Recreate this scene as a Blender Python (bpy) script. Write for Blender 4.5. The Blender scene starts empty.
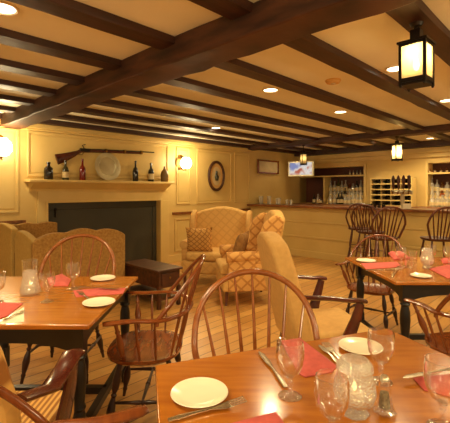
import bpy, bmesh, math, random
from mathutils import Matrix, Vector
random.seed(7)
sc = bpy.context.scene
COL = sc.collection

# ------------------------------------------------------------------ camera
EYE, F, HZ, CX0 = 1.40, 385.0, 190.0, 225.0
cd = bpy.data.cameras.new('camera'); cam = bpy.data.objects.new('camera', cd); COL.objects.link(cam)
cam.location = (0, 0, EYE); cam.rotation_euler = (math.pi/2, 0, 0)
cd.sensor_width = 36; cd.lens = 36*F/450.0; cd.shift_y = -(211.5-HZ)/450.0
cd.clip_start = .02; cd.clip_end = 100
sc.camera = cam
# ------------------------------------------------------------------ world, exposure
w = bpy.data.worlds.new('world'); sc.world = w; w.use_nodes = True
w.node_tree.nodes['Background'].inputs[0].default_value = (1.0, .77, .42, 1)
w.node_tree.nodes['Background'].inputs[1].default_value = .34
sc.view_settings.view_transform = 'Standard'; sc.view_settings.look = 'None'
sc.view_settings.gamma = 1; sc.view_settings.use_curve_mapping = False
sc.cycles.transparent_max_bounces = 24
sc.view_settings.exposure = 0.72
LIGHT = (1.0, .79, .43)
SPOT_W, DISC_E, GLOBE_E, LANTERN_W = 40.0, 5.0, 12.0, 1.6

# ------------------------------------------------------------------ room frame
CX, CY = .59, 9.10
TH = math.atan2(-.698, .716)
RM = Matrix.Translation((CX, CY, 0)) @ Matrix.Rotation(TH, 4, 'Z')
NX, NY, WX, WY = math.cos(TH), math.sin(TH), -math.sin(TH), math.cos(TH)
def room(v, w_, z=0): return RM @ Vector((v, w_, z))
def gp(px, py, z=0.0):
    Y = (EYE-z)*F/(py-HZ); return Vector(((px-CX0)*Y/F, Y, z))
def vplane(px, py, v=0.0):
    r = (px-CX0)/F; wv = (r*(CY+NY*v)-CX-NX*v)/(WX-r*WY); Y = CY+NY*v+WY*wv
    return wv, EYE-(py-HZ)*Y/F
def wplane(px, py, wv=0.0):
    r = (px-CX0)/F; v = (r*(CY+WY*wv)-CX-WX*wv)/(NX-r*NY); Y = CY+NY*v+WY*wv
    return v, EYE-(py-HZ)*Y/F

# ------------------------------------------------------------------ materials
def lin(c): return tuple(((x/255.0)/12.92 if x/255.0 <= .04045 else ((x/255.0+.055)/1.055)**2.4) for x in c)
def mat(name, c, rough=.5, metal=0.0, c2=None, kind=None, scale=8.0, stretch=(1,1,1), bump=0.0, spec=None, coat=0.0):
    m = bpy.data.materials.new(name); m.use_nodes = True
    nt = m.node_tree; b = nt.nodes['Principled BSDF']; N = nt.nodes.new; L = nt.links.new
    b.inputs['Roughness'].default_value = rough; b.inputs['Metallic'].default_value = metal
    b.inputs['Base Color'].default_value = (*lin(c), 1)
    if spec is not None: b.inputs['Specular IOR Level'].default_value = spec
    if coat: b.inputs['Coat Weight'].default_value = coat; b.inputs['Coat Roughness'].default_value = .12
    if c2 is None: c2 = tuple(x*.93 for x in c)
    tc = N('ShaderNodeTexCoord'); mp = N('ShaderNodeMapping'); L(tc.outputs['Object'], mp.inputs[0])
    mp.inputs['Scale'].default_value = stretch
    if kind == 'stripe':
        t = N('ShaderNodeTexWave'); t.wave_type = 'BANDS'; t.bands_direction = 'X'; t.inputs['Distortion'].default_value = 0
    elif kind == 'check':
        t = None
    else:
        t = N('ShaderNodeTexNoise'); t.inputs['Detail'].default_value = 5
    if t is not None:
        t.inputs['Scale'].default_value = scale; L(mp.outputs[0], t.inputs[0])
        fac = t.outputs[1] if kind == 'stripe' else t.outputs[0]
    else:   # diagonal trellis: two families of thin lines
        def band(v3):
            d = N('ShaderNodeVectorMath'); d.operation = 'DOT_PRODUCT'; L(tc.outputs['Object'], d.inputs[0]); d.inputs[1].default_value = [q*scale for q in v3]
            g = N('ShaderNodeMath'); g.operation = 'PINGPONG'; L(d.outputs['Value'], g.inputs[0]); g.inputs[1].default_value = .5
            p = N('ShaderNodeMath'); p.operation = 'LESS_THAN'; L(g.outputs[0], p.inputs[0]); p.inputs[1].default_value = .11
            return p
        a1, a2 = band((1,1,1.1)), band((1,1,-1.1))
        mx = N('ShaderNodeMath'); mx.operation = 'MAXIMUM'; L(a1.outputs[0], mx.inputs[0]); L(a2.outputs[0], mx.inputs[1]); fac = mx.outputs[0]
    r = N('ShaderNodeValToRGB'); L(fac, r.inputs[0])
    lo, hi = (.35, .68) if kind is None else ((.3, .7) if kind == 'stripe' else (.2, .8))
    r.color_ramp.elements[0].position = lo; r.color_ramp.elements[1].position = hi
    r.color_ramp.elements[0].color = (*lin(c), 1); r.color_ramp.elements[1].color = (*lin(c2), 1)
    L(r.outputs[0], b.inputs['Base Color'])
    if bump:
        bp = N('ShaderNodeBump'); bp.inputs['Strength'].default_value = bump; bp.inputs['Distance'].default_value = .01
        L(fac, bp.inputs['Height']); L(bp.outputs[0], b.inputs['Normal'])
    return m
def emis(name, c, s):
    m = bpy.data.materials.new(name); m.use_nodes = True; b = m.node_tree.nodes['Principled BSDF']
    b.inputs['Base Color'].default_value = (*c, 1); b.inputs['Emission Color'].default_value = (*c, 1); b.inputs['Emission Strength'].default_value = s
    return m
def glass(name, c=(1,1,1), base=.06, edge=.55, rough=.03, bump=0.0, scale=60, milk=0.0):
    m = bpy.data.materials.new(name); m.use_nodes = True; nt = m.node_tree; nt.nodes.clear(); N = nt.nodes.new; L = nt.links.new
    o = N('ShaderNodeOutputMaterial'); t = N('ShaderNodeBsdfTransparent'); t.inputs[0].default_value = (*c, 1)
    g = N('ShaderNodeBsdfGlossy'); g.inputs['Roughness'].default_value = rough; g.inputs['Color'].default_value = (1,1,1,1)
    lw = N('ShaderNodeLayerWeight'); lw.inputs[0].default_value = .5
    p = N('ShaderNodeMath'); p.operation = 'POWER'; L(lw.outputs['Facing'], p.inputs[0]); p.inputs[1].default_value = 2.3
    q = N('ShaderNodeMath'); q.operation = 'MULTIPLY_ADD'; L(p.outputs[0], q.inputs[0]); q.inputs[1].default_value = edge; q.inputs[2].default_value = base
    mx = N('ShaderNodeMixShader'); L(q.outputs[0], mx.inputs[0]); L(g.outputs[0], mx.inputs[2])
    if milk:
        tl = N('ShaderNodeBsdfTranslucent'); tl.inputs[0].default_value = (1,.96,.88,1); df = N('ShaderNodeBsdfDiffuse'); df.inputs[0].default_value = (1,.96,.88,1)
        m0 = N('ShaderNodeMixShader'); m0.inputs[0].default_value = .5; L(tl.outputs[0], m0.inputs[1]); L(df.outputs[0], m0.inputs[2])
        m1 = N('ShaderNodeMixShader'); m1.inputs[0].default_value = milk; L(t.outputs[0], m1.inputs[1]); L(m0.outputs[0], m1.inputs[2]); L(m1.outputs[0], mx.inputs[1])
    else: L(t.outputs[0], mx.inputs[1])
    if bump:
        tc = N('ShaderNodeTexCoord'); v = N('ShaderNodeTexVoronoi'); v.inputs['Scale'].default_value = scale; L(tc.outputs['Object'], v.inputs[0])
        bp = N('ShaderNodeBump'); bp.inputs['Strength'].default_value = bump; bp.inputs['Distance'].default_value = .006; L(v.outputs[0], bp.inputs['Height'])
        L(bp.outputs[0], g.inputs['Normal']); L(bp.outputs[0], lw.inputs['Normal'])
    L(mx.outputs[0], o.inputs[0]); return m
M = {}
M['wall'] = mat('cream wall paint', (222,190,118), .55, c2=(214,180,108), scale=2)
M['barfront'] = mat('shaded olive cream bar paint', (204,174,106), .45, c2=(194,164,96), scale=2)  # olive cream taken darker: shade under the overhead light put into the colour
M['trim'] = mat('cream trim paint', (226,194,122), .4, c2=(218,186,112), scale=3)
M['plaster'] = mat('ceiling plaster', (238,236,212), .8, c2=(230,226,200), scale=1.6, bump=.05)
M['beam'] = mat('hewn beam wood', (84,48,28), .6, c2=(42,21,12), scale=3, stretch=(1,1,5), bump=.5)
M['joist'] = mat('dark joist wood', (66,33,20), .5, c2=(42,20,12), scale=4, stretch=(6,.8,6), bump=.25)
M['top'] = mat('varnished table wood', (184,112,34), .2, c2=(164,92,26), scale=5, stretch=(1,7,1), coat=.5)
M['topdark'] = mat('table edge wood', (120,62,24), .3, c2=(90,44,16), scale=5, stretch=(1,7,1))
M['black'] = mat('black painted wood', (30,24,20), .35, c2=(18,14,12), scale=6)
M['chair'] = mat('reddish chair wood', (132,68,28), .24, c2=(106,50,20), scale=5, stretch=(2,8,1), coat=.5)
M['chairlit'] = mat('highlit chair wood', (160,92,40), .24, c2=(132,70,28), scale=5, stretch=(2,8,1), coat=.5)  # lighter copy of the chair wood, golden highlights put into its colour
M['chairdark'] = mat('dark stool wood', (90,40,22), .35, c2=(58,25,14), scale=7, stretch=(3,3,1))
M['chairleg'] = mat('dark chair leg wood', (62,30,18), .3, c2=(34,16,10), scale=7)
M['mahog'] = mat('mahogany', (92,34,18), .25, c2=(58,20,12), scale=6, stretch=(3,1,1), coat=.5)
M['trunk'] = mat('dark oak', (84,44,24), .4, c2=(46,24,14), scale=5, stretch=(1,4,4), bump=.1)
M['cream'] = mat('cream upholstery', (214,168,98), .85, c2=(204,158,90), scale=30)
M['olive'] = mat('olive upholstery', (186,152,82), .85, c2=(176,142,74), scale=30)
M['quilt'] = mat('trellis quilt', (212,158,86), .85, kind='check', c2=(180,122,58), scale=6.5, bump=.2)
M['quiltlt'] = mat('pale trellis upholstery', (218,172,98), .85, kind='check', c2=(208,161,90), scale=7, bump=.15)
M['floral'] = mat('sprigged upholstery', (176,132,66), .9, c2=(146,104,48), scale=38)
M['pillow'] = mat('pillow fabric', (208,158,84), .85, kind='check', c2=(158,108,52), scale=12)
M['pillowdk'] = mat('brown pillow fabric', (160,116,58), .85, c2=(130,88,42), scale=22)
M['stripe'] = mat('striped satin', (226,176,98), .5, kind='stripe', c2=(160,104,48), scale=13)
M['china'] = mat('white china', (250,240,215), .18, c2=(246,236,210))
M['red'] = mat('red napkin cloth', (206,96,88), .85, c2=(190,84,76), scale=40)
M['white'] = mat('white paper', (244,232,204), .7)
M['steel'] = mat('polished flatware', (222,210,186), .22, .95)
M['pewter'] = mat('pewter', (214,204,170), .3, .4, c2=(196,184,148), scale=4)
M['iron'] = mat('black iron', (34,24,18), .45, .5)
M['brass'] = mat('aged brass', (150,110,50), .35, .9)
M['slate'] = mat('dark fireboard', (62,60,48), .5, c2=(54,52,42), scale=2)
M['niche'] = mat('dark red shelf lining', (92,44,22), .6, c2=(74,34,18), scale=3)
M['bartop'] = mat('bar top wood', (140,84,40), .3, c2=(104,58,26), scale=5, stretch=(1,5,1))
M['glass'] = glass('clear glass', (.99,.985,.98), .06, 1.3, .03, bump=.25, scale=45)
M['crackle'] = glass('textured glass', (.97,.96,.93), .2, .6, .08, bump=1.0, scale=150, milk=.3)
M['gclear'] = glass('bottle clear', (.9,.88,.78), .12, .6, .08, milk=.35); g_ = bpy.data.materials.new('solid glass'); g_.use_nodes = True; q_ = g_.node_tree.nodes['Principled BSDF']
q_.inputs['Roughness'].default_value = 0; q_.inputs['Transmission Weight'].default_value = 1; q_.inputs['IOR'].default_value = 1.45; M['stem'] = glass('stem glass', (.97,.96,.94), .2, .7, .06, bump=.4, scale=60)
M['ggreen'] = glass('bottle green', (.35,.5,.2), .1, .5, .06)
M['gamber'] = glass('bottle amber', (.75,.38,.1), .1, .5, .06)
M['bdark'] = mat('dark bottle glass', (36,26,16), .12, c2=(28,22,14)); M['bgreen'] = mat('olive bottle glass', (56,52,28), .12)
M['bred'] = mat('red bottle glass', (120,26,14), .12); M['bbrown'] = mat('brown stoneware', (112,82,30), .35)
M['blabel'] = mat('bottle label', (214,190,140), .6)
M['pepper'] = mat('ground pepper', (150,130,92), .9, c2=(90,74,50), scale=150)
M['globe'] = emis('glowing globe', (1,.86,.58), GLOBE_E)
M['disc'] = emis('downlight disc', (1,.88,.62), DISC_E)
M['flame'] = emis('candle flame', (1,.7,.3), 2.5)
M['bulb'] = emis('lantern bulb', (1,.78,.42), 16)
M['screen'] = None
def pane_mat():
    m = bpy.data.materials.new('frosted amber pane'); m.use_nodes = True; nt = m.node_tree; nt.nodes.clear()
    o = nt.nodes.new('ShaderNodeOutputMaterial'); t = nt.nodes.new('ShaderNodeBsdfTranslucent'); t.inputs[0].default_value = (1,.86,.6,1)
    r = nt.nodes.new('ShaderNodeBsdfTransparent'); r.inputs[0].default_value = (1,.88,.62,1)
    g = nt.nodes.new('ShaderNodeBsdfGlossy'); g.inputs['Roughness'].default_value = .15
    a = nt.nodes.new('ShaderNodeMixShader'); a.inputs[0].default_value = .5; b = nt.nodes.new('ShaderNodeMixShader'); b.inputs[0].default_value = .08
    L = nt.links.new; L(t.outputs[0], a.inputs[1]); L(r.outputs[0], a.inputs[2]); L(a.outputs[0], b.inputs[1]); L(g.outputs[0], b.inputs[2]); L(b.outputs[0], o.inputs[0])
    return m
M['pane'] = pane_mat()
def floor_mat():
    m = mat('plank floor', (190,132,70), .32); nt = m.node_tree; b = nt.nodes['Principled BSDF']; N = nt.nodes.new; L = nt.links.new
    tc = N('ShaderNodeTexCoord'); mp = N('ShaderNodeMapping'); mp.inputs['Rotation'].default_value = (0,0,math.pi/2); L(tc.outputs['Object'], mp.inputs[0])
    br = N('ShaderNodeTexBrick'); L(mp.outputs[0], br.inputs[0]); br.inputs['Scale'].default_value = 1; br.inputs['Brick Width'].default_value = 2.6
    br.inputs['Row Height'].default_value = .13; br.inputs['Mortar Size'].default_value = .004; br.inputs['Bias'].default_value = 0
    br.inputs['Color1'].default_value = (*lin((226,172,96)),1); br.inputs['Color2'].default_value = (*lin((196,138,72)),1); br.inputs['Mortar'].default_value = (*lin((96,56,26)),1)
    no = N('ShaderNodeTexNoise'); m2 = N('ShaderNodeMapping'); m2.inputs['Scale'].default_value = (14,1,1); L(tc.outputs['Object'], m2.inputs[0]); L(m2.outputs[0], no.inputs[0]); no.inputs['Scale'].default_value = 2.5
    mx = N('ShaderNodeMix'); mx.data_type = 'RGBA'; mx.blend_type = 'MULTIPLY'; mx.inputs[0].default_value = .35; L(br.outputs[0], mx.inputs[6]); L(no.outputs[0], mx.inputs[7])
    L(mx.outputs[2], b.inputs['Base Color']); return m
M['floor'] = floor_mat()

# ------------------------------------------------------------------ mesh helpers
class MB:
    def __init__(s): s.bm = bmesh.new()
    def faces(s, verts, faces):
        vs = [s.bm.verts.new(v) for v in verts]
        for f in faces:
            try: s.bm.faces.new([vs[i] for i in f])
            except ValueError: pass
        return s
    def box(s, x0, x1, y0, y1, z0, z1, mt=None):
        v = [Vector(p) for p in ((x0,y0,z0),(x1,y0,z0),(x1,y1,z0),(x0,y1,z0),(x0,y0,z1),(x1,y0,z1),(x1,y1,z1),(x0,y1,z1))]
        if mt: v = [mt @ p for p in v]
        return s.faces(v, [(3,2,1,0),(4,5,6,7),(0,1,5,4),(1,2,6,5),(2,3,7,6),(3,0,4,7)])
    def tube(s, pts, r, seg=8, flat=None, closed=False):
        pts = [Vector(p) for p in pts]; n = len(pts)
        if not hasattr(r, '__len__'): r = [r]*n
        up = None; vs = []
        for i, p in enumerate(pts):
            a = pts[(i-1) % n] if closed or i > 0 else p; b = pts[(i+1) % n] if closed or i < n-1 else p
            t = (b-a).normalized()
            if flat is not None:
                x = t.cross(Vector(flat)).normalized(); y = x.cross(t)
            else:
                if up is None: up = Vector((0,0,1)) if abs(t.z) < .9 else Vector((0,1,0))
                x = t.cross(up).normalized(); y = x.cross(t); up = y
            rr = r[i]; rx, ry = rr if hasattr(rr, '__len__') else (rr, rr)
            for k in range(seg):
                a_ = 2*math.pi*(k+.5)/seg; vs.append(p + x*(math.cos(a_)*rx) + y*(math.sin(a_)*ry))
        f = []
        for i in range(n if closed else n-1):
            j = (i+1) % n
            for k in range(seg): f.append((i*seg+k, i*seg+(k+1) % seg, j*seg+(k+1) % seg, j*seg+k))
        if not closed: f.append(tuple(reversed(range(seg)))); f.append(tuple((n-1)*seg+k for k in range(seg)))
        return s.faces(vs, f)
    def lathe(s, prof, at=(0,0,0), seg=24, mt=None, sy=1.0):
        at = Vector(at); vs = []; idx = []
        for r, z in prof:
            if r < 1e-5: idx.append([len(vs)]); vs.append(Vector((0,0,z)))
            else:
                idx.append(list(range(len(vs), len(vs)+seg)))
                vs += [Vector((r*math.cos(2*math.pi*k/seg), sy*r*math.sin(2*math.pi*k/seg), z)) for k in range(seg)]
        f = []
        for a, b in zip(idx, idx[1:]):
            for k in range(seg):
                k2 = (k+1) % seg
                q = [a[k % len(a)], a[k2 % len(a)], b[k2 % len(b)], b[k % len(b)]]
                q2 = []
                for i in q:
                    if i not in q2: q2.append(i)
                if len(q2) > 2: f.append(tuple(q2))
        if mt: vs = [mt @ p for p in vs]
        return s.faces([p+at for p in vs], f)
    def prism(s, out, z0, z1, mt=None):
        n = len(out); vs = [Vector((x,y,z0)) for x,y in out]+[Vector((x,y,z1)) for x,y in out]
        if mt: vs = [mt @ p for p in vs]
        return s.faces(vs, [tuple(reversed(range(n))), tuple(range(n,2*n))]+[(i,(i+1)%n,n+(i+1)%n,n+i) for i in range(n)])
    def build(s, name, m, parent=None, bevel=0.0, sub=0, angle=40, mw=None):
        bmesh.ops.recalc_face_normals(s.bm, faces=s.bm.faces)
        me = bpy.data.meshes.new(name); s.bm.to_mesh(me); s.bm.free()
        me.polygons.foreach_set('use_smooth', [True]*len(me.polygons)); me.set_sharp_from_angle(angle=math.radians(angle))
        me.materials.append(m)
        o = bpy.data.objects.new(name, me); COL.objects.link(o)
        if parent is not None: o.parent = parent
        if mw is not None: o.matrix_world = mw
        if bevel:
            b = o.modifiers.new('bevel', 'BEVEL'); b.width = bevel; b.segments = 3; b.limit_method = 'ANGLE'; b.angle_limit = math.radians(35)
            o.data.set_sharp_from_angle(angle=math.radians(75))
        if sub:
            q = o.modifiers.new('sub', 'SUBSURF'); q.levels = sub; q.render_levels = sub; o.data.set_sharp_from_angle(angle=math.pi)
        return o
XZ = Matrix(((1,0,0,0),(0,0,1,0),(0,1,0,0),(0,0,0,1)))     # outline (x,z) extruded along y
YZ = Matrix(((0,0,1,0),(1,0,0,0),(0,1,0,0),(0,0,0,1)))     # outline (y,z) extruded along x
def tag(o, label, cat, group=None):
    o['label'] = label; o['category'] = cat
    if group: o['group'] = group
    return o
def thing(name, label, cat, loc, rz=0.0, group=None, scale=1.0):
    o = bpy.data.objects.new(name, None); COL.objects.link(o); o.empty_display_size = .1
    o.location = loc; o.rotation_euler = (0,0,rz); o.scale = (scale,)*3
    return tag(o, label, cat, group)
def copy_tree(o, parent=None):
    c = o.copy(); COL.objects.link(c); c.parent = parent
    for ch in [x for x in KIDS.get(o.name, [])]: copy_tree(ch, c)
    return c
KIDS = {}
def index_kids():
    KIDS.clear()
    for o in bpy.data.objects:
        if o.parent: KIDS.setdefault(o.parent.name, []).append(o)
def dup(src, loc, rz=0.0, label=None, group=None, scale=None):
    index_kids(); c = copy_tree(src); c.location = loc; c.rotation_euler = (0,0,rz)
    if label: c['label'] = label
    if group: c['group'] = group
    if scale: c.scale = (scale,)*3
    return c
def struct(mb, name, m, bevel=0.0):
    o = mb.build(name, m, bevel=bevel, mw=RM); o['kind'] = 'structure'; return o
def arc(f, n): return [f(i/n) for i in range(n+1)]

# ================================================================== structure
CEIL = 2.44
struct(MB().box(-.3, 10, -11, 3.2, -.06, 0), 'floor', M['floor'])
struct(MB().box(-.3, 8.6, -8.4, 3.2, CEIL, CEIL+.06), 'ceiling', M['plaster'])
def hewn(v0, v1, w0, w1, z0, z1, along, jit, seed):
    rnd = random.Random(seed); mb = MB(); n = 40; vs = []; f = []
    for i in range(n+1):
        t = i/n
        ring = []
        for (a, b) in ((0,0),(.5,-.02),(1,0),(1.0,.5),(1,1),(0,1),(0,.5)):
            ja, jb = (rnd.random()-.5)*jit, (rnd.random()-.5)*jit
            if b == 1: jb = 0
            if along == 'v': ring.append(Vector((v0+(v1-v0)*t, w0+(w1-w0)*a+ja, z0+(z1-z0)*b+jb)))
            else: ring.append(Vector((v0+(v1-v0)*a+ja, w0+(w1-w0)*t, z0+(z1-z0)*b+jb)))
        vs += ring
    for i in range(n):
        for k in range(7): f.append((i*7+k, i*7+(k+1)%7, (i+1)*7+(k+1)%7, (i+1)*7+k))
    f.append(tuple(range(7))); f.append(tuple(n*7+k for k in range(7)))
    return mb.faces(vs, f)
struct(hewn(0, 8.6, -5.30, -5.03, 2.27, CEIL, 'v', .018, 1), 'ceiling_beam', M['beam'], .012)
struct(hewn(0, 8.6, -.14, .12, 2.34, CEIL, 'v', .014, 2), 'ceiling_beam', M['beam'], .01)
for i, v in enumerate((.58, 1.2, 1.83, 2.47, 3.11, 3.79, 4.47, 5.15, 5.82, 6.46, 7.1, 7.8)):
    struct(hewn(v-.078, v+.078, -8.4, 3.1, 2.388, CEIL, 'w', .006, 10+i), 'ceiling_joist', M['joist'])
struct(MB().box(0, .13, -8.4, 3.1, 2.37, CEIL), 'ceiling_joist', M['joist'])
struct(MB().box(0, 8.6, 1.84, 2.08, 2.31, CEIL), 'ceiling_beam', M['joist'])
# fireplace wall (plane v = 0), with its opening
wl, zt = vplane(47, 202); wr, _ = vplane(159, 203); zt = 1.205
struct(MB().box(-.6, 0, -11, wl, 0, CEIL).box(-.6, 0, wr, 0, 0, CEIL).box(-.6, 0, wl, wr, zt, CEIL).box(-.6, -.22, wl, wr, 0, zt), 'wall_left', M['wall'])
struct(MB().box(-.6, 0, 0, 3.1, 0, CEIL), 'wall_side', M['wall'])
def frame(mb, w0, w1, z0, z1, t=.028, d=.018):
    mb.box(0, d, w0, w1, z0, z0+t); mb.box(0, d, w0, w1, z1-t, z1); mb.box(0, d, w0, w0+t, z0+t, z1-t); mb.box(0, d, w1-t, w1, z0+t, z1-t)
    mb.box(0, d*.4, w0+t+.03, w1-t-.03, z0+t+.03, z1-t-.03)
def wx(px): return vplane(px, 190)[0]
RAIL = .95
mb = MB()
for a, b, z0, z1 in ((-30, 18.5, 1.08, 2.26), (27, 168, 1.60, 2.26), (176, 190, 1.12, 2.24), (196.5, 231, 1.12, 2.24), (234, 249, 1.12, 2.24),
                     (-30, 18.5, .2, .84), (174.5, 191, .2, .84), (196.5, 231, .2, .84), (234, 249, .2, .84)):
    frame(mb, wx(a), wx(b), z0, z1)
struct(mb, 'trim_1', M['trim'], .006)
struct(MB().box(0, .05, -11, 0, 2.30, 2.372).box(0, .03, -11, 0, 2.27, 2.30), 'trim_2', M['trim'], .008)          # cornice
struct(MB().box(0, .03, -11, wx(25.5), RAIL-.03, RAIL+.02).box(0, .03, wx(172), 0, RAIL-.03, RAIL+.02), 'trim_3', M['bartop'], .008)   # chair rail
struct(MB().box(0, .02, -11, wx(37), 0, .14).box(0, .02, wx(168), -.0, 0, .14), 'baseboard_left', M['trim'], .005)
# back wall behind the bar (plane w = 2.1) with shelf niches
BW = 2.1
def bx(px): return wplane(px, 190, BW)[0]
n1a, n1b, n2a, n2b = bx(299), bx(364), bx(428), bx(520)
NZ0, NZ1 = 1.05, 1.98
b = MB()
for a, c in ((0, n1a), (n1b, n2a), (n2b, 10)): b.box(a, c, BW, BW+.5, 0, CEIL)
for a, c in ((n1a, n1b), (n2a, n2b)): b.box(a, c, BW, BW+.5, 0, NZ0); b.box(a, c, BW, BW+.5, NZ1, CEIL)
struct(b, 'wall_back', M['wall'])
struct(MB().box(n1a, n1b, BW+.33, BW+.4, NZ0, NZ1).box(n2a, n2b, BW+.33, BW+.4, NZ0, NZ1), 'wall_niche', M['niche'])
struct(MB().box(0, 10, BW-.10, BW, 2.20, 2.31).box(0, 10, BW-.05, BW, 2.10, 2.20), 'trim_4', M['trim'], .01)
struct(MB().box(bx(288), bx(299), BW-.05, BW, 0, 2.10).box(bx(364), bx(366.5), BW-.03, BW, 0, 2.03).box(bx(425.5), bx(428), BW-.03, BW, 0, 2.03), 'trim_5', M['trim'], .006)
# arched highlight on the wall over the wine rack, built as a raised plate
light_arch = [( (bx(377)+bx(398))/2 + .36*math.cos(a), 1.64+.2*math.sin(a)) for a in [math.pi*i/14 for i in range(15)]]
struct(MB().prism(light_arch, BW-.035, BW, XZ), 'trim_light_arch', M['trim'])
# shelves in the niches
for nm, a, c, lab in (('liquor_shelf', n1a, n1b, 'long cream shelf high in the left bottle niche behind the bar'), ('liquor_shelf', n2a, n2b, 'cream shelf high in the right bottle niche behind the bar')):
    o = MB().box(a, c, BW, BW+.33, 1.74, 1.775).build(nm, M['trim'], mw=RM, bevel=.004); tag(o, lab, 'shelf')
o = MB().box(bx(324)-.02, bx(324)+.02, BW, BW+.33, NZ0+.02, 1.74).build('shelf_divider', M['trim'], mw=RM); tag(o, 'upright cream divider post in the left bottle niche', 'divider')

# ================================================================== bar
bar = thing('bar_counter', 'long cream panelled bar with a wooden top', 'bar', room(0,0), TH)
MB().box(.02, 9.5, 0, .07, .0, 1.03).build('front_panel', M['barfront'], bar)
m_ = MB()
for z0, z1 in ((.0,.14),(.40,.44),(.72,.75),(.96,1.03)): m_.box(.02, 9.5, -.02, 0, z0, z1)
m_.build('panel_moulding', M['barfront'], bar, bevel=.006)
MB().box(.02, 9.5, -.14, .55, 1.03, 1.075).build('countertop', M['bartop'], bar, bevel=.012)
bb = thing('back_counter', 'low cream counter under the bottle niches behind the bar', 'counter', room(0,0), TH)
MB().box(.3, 9.5, 1.62, 2.04, .0, 1.0).build('body', M['wall'], bb)
MB().box(.02, 9.5, 1.58, 2.08, 1.0, 1.045).build('countertop', M['bartop'], bb, bevel=.01)

# ================================================================== fireplace mantel
mz = 1.55
ma, mb_ = vplane(30, 182, .24)[0], vplane(175, 184, .24)[0]
man = thing('fireplace_mantel', 'wide cream mantelpiece around the dark fireplace', 'mantel', room(0,0), TH)
MB().box(0, .24, ma, mb_, mz-.04, mz).build('mantel_shelf', M['trim'], man, bevel=.008)
prof = [(0,mz-.17),(.03,mz-.17),(.04,mz-.14),(.08,mz-.12),(.14,mz-.09),(.18,mz-.06),(.21,mz-.04),(0,mz-.04)]
mm = Matrix(((1,0,0,0),(0,0,1,0),(0,1,0,0),(0,0,0,1)))
MB().prism(prof, ma+.06, mb_-.06, mm).build('cove_moulding', M['trim'], man, angle=25)
fl, fr = wx(37), wx(168)
MB().box(0, .035, fl, fr, zt, mz-.17).build('lintel', M['trim'], man)
MB().box(0, .035, fl, wl, 0, zt).build('jamb', M['trim'], man, bevel=.004); MB().box(0, .035, wr, fr, 0, zt).build('jamb', M['trim'], man, bevel=.004)
m_ = MB().box(.035, .055, wl-.03, wl, 0, zt+.03).box(.035, .055, wr, wr+.03, 0, zt+.03).box(.035, .055, wl, wr, zt, zt+.03)
m_.build('opening_moulding', M['trim'], man, bevel=.004)
fb = thing('fireboard', 'dark slate-coloured board closing off the fireplace opening', 'fireplace screen', room(0,0), TH)
MB().box(-.12, -.09, wl+.005, wr-.005, .0, zt-.005).build('board', M['slate'], fb)
frb = MB(); frb.box(-.09, -.075, wl+.005, wr-.005, zt-.11, zt-.005).box(-.09, -.075, wl+.005, wl+.09, .0, zt-.11).box(-.09, -.075, wr-.09, wr-.005, .0, zt-.11)
frb.build('border', M['slate'], fb, bevel=.006)
MB().lathe([(0,0),(.012,0),(.012,.1),(.02,.11),(.016,.14),(0,.15)], (-.06, wx(57), .98)).build('latch', M['iron'], fb)

# things on the mantel shelf
BP = {
 'squat': [(0,0),(.05,0),(.055,.01),(.055,.11),(.05,.15),(.022,.175),(.019,.2),(.026,.205),(.024,.225),(0,.225)],
 'wine': [(0,0),(.042,0),(.046,.01),(.046,.14),(.036,.175),(.017,.205),(.015,.26),(.02,.262),(.019,.28),(0,.28)],
 'tall': [(0,0),(.040,0),(.044,.01),(.044,.16),(.034,.2),(.015,.225),(.014,.30),(.018,.302),(.017,.32),(0,.32)],
 'jug': [(0,0),(.055,0),(.06,.02),(.062,.11),(.05,.16),(.02,.195),(.014,.215),(.012,.24),(0,.245)]}
def bottle(name, kind, m, loc, label, group, labeled=False, s=1.0):
    t = thing(name, label, 'bottle', loc, TH, group, s)
    MB().lathe(BP[kind], seg=16).build('bottle_body', m, t)
    if labeled: r = BP[kind][3][0]+.0015; z = BP[kind][3][1]; MB().lathe([(r-.004,z*.25),(r,z*.25),(r,z*.85),(r-.004,z*.85)], seg=16).build('paper_label', M['blabel'], t)
    return t
for px, kd, mt_, lb, ltl, s in ((48.5,'squat','bdark','squat dark brown bottle at the left end of the mantel',0,1.15),(65.5,'wine','bgreen','olive green bottle beside the squat dark one on the mantel',1,1.05),
        (82.5,'tall','bred','red glass bottle on the mantel left of the pewter plate',0,1.05),(135.5,'tall','bdark','black bottle on the mantel just right of the pewter plate',0,1.12),
        (151,'wine','bdark','slim dark bottle with pale label near the mantel right end',1,1.2),(164.5,'jug','bbrown','ochre stoneware jug bottle at the right end of the mantel',0,1.2)):
    wv = vplane(px, 180, .12)[0]; bottle('bottle', kd, M[mt_], room(.12, wv, mz), lb, None, ltl, s)
wv = vplane(107.5, 180, .10)[0]
pl = thing('pewter_plate', 'large round pewter plate leaning on the wall above the mantel', 'plate', room(.085, wv, mz+.232), TH)
tilt = Matrix.Rotation(math.radians(80), 4, 'Y')
MB().lathe([(0,0),(.15,0),(.165,.018),(.225,.028),(.232,.034),(.225,.036),(.16,.027),(.145,.008),(0,.008)], seg=48, mt=tilt).build('plate_body', M['pewter'], pl)
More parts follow.
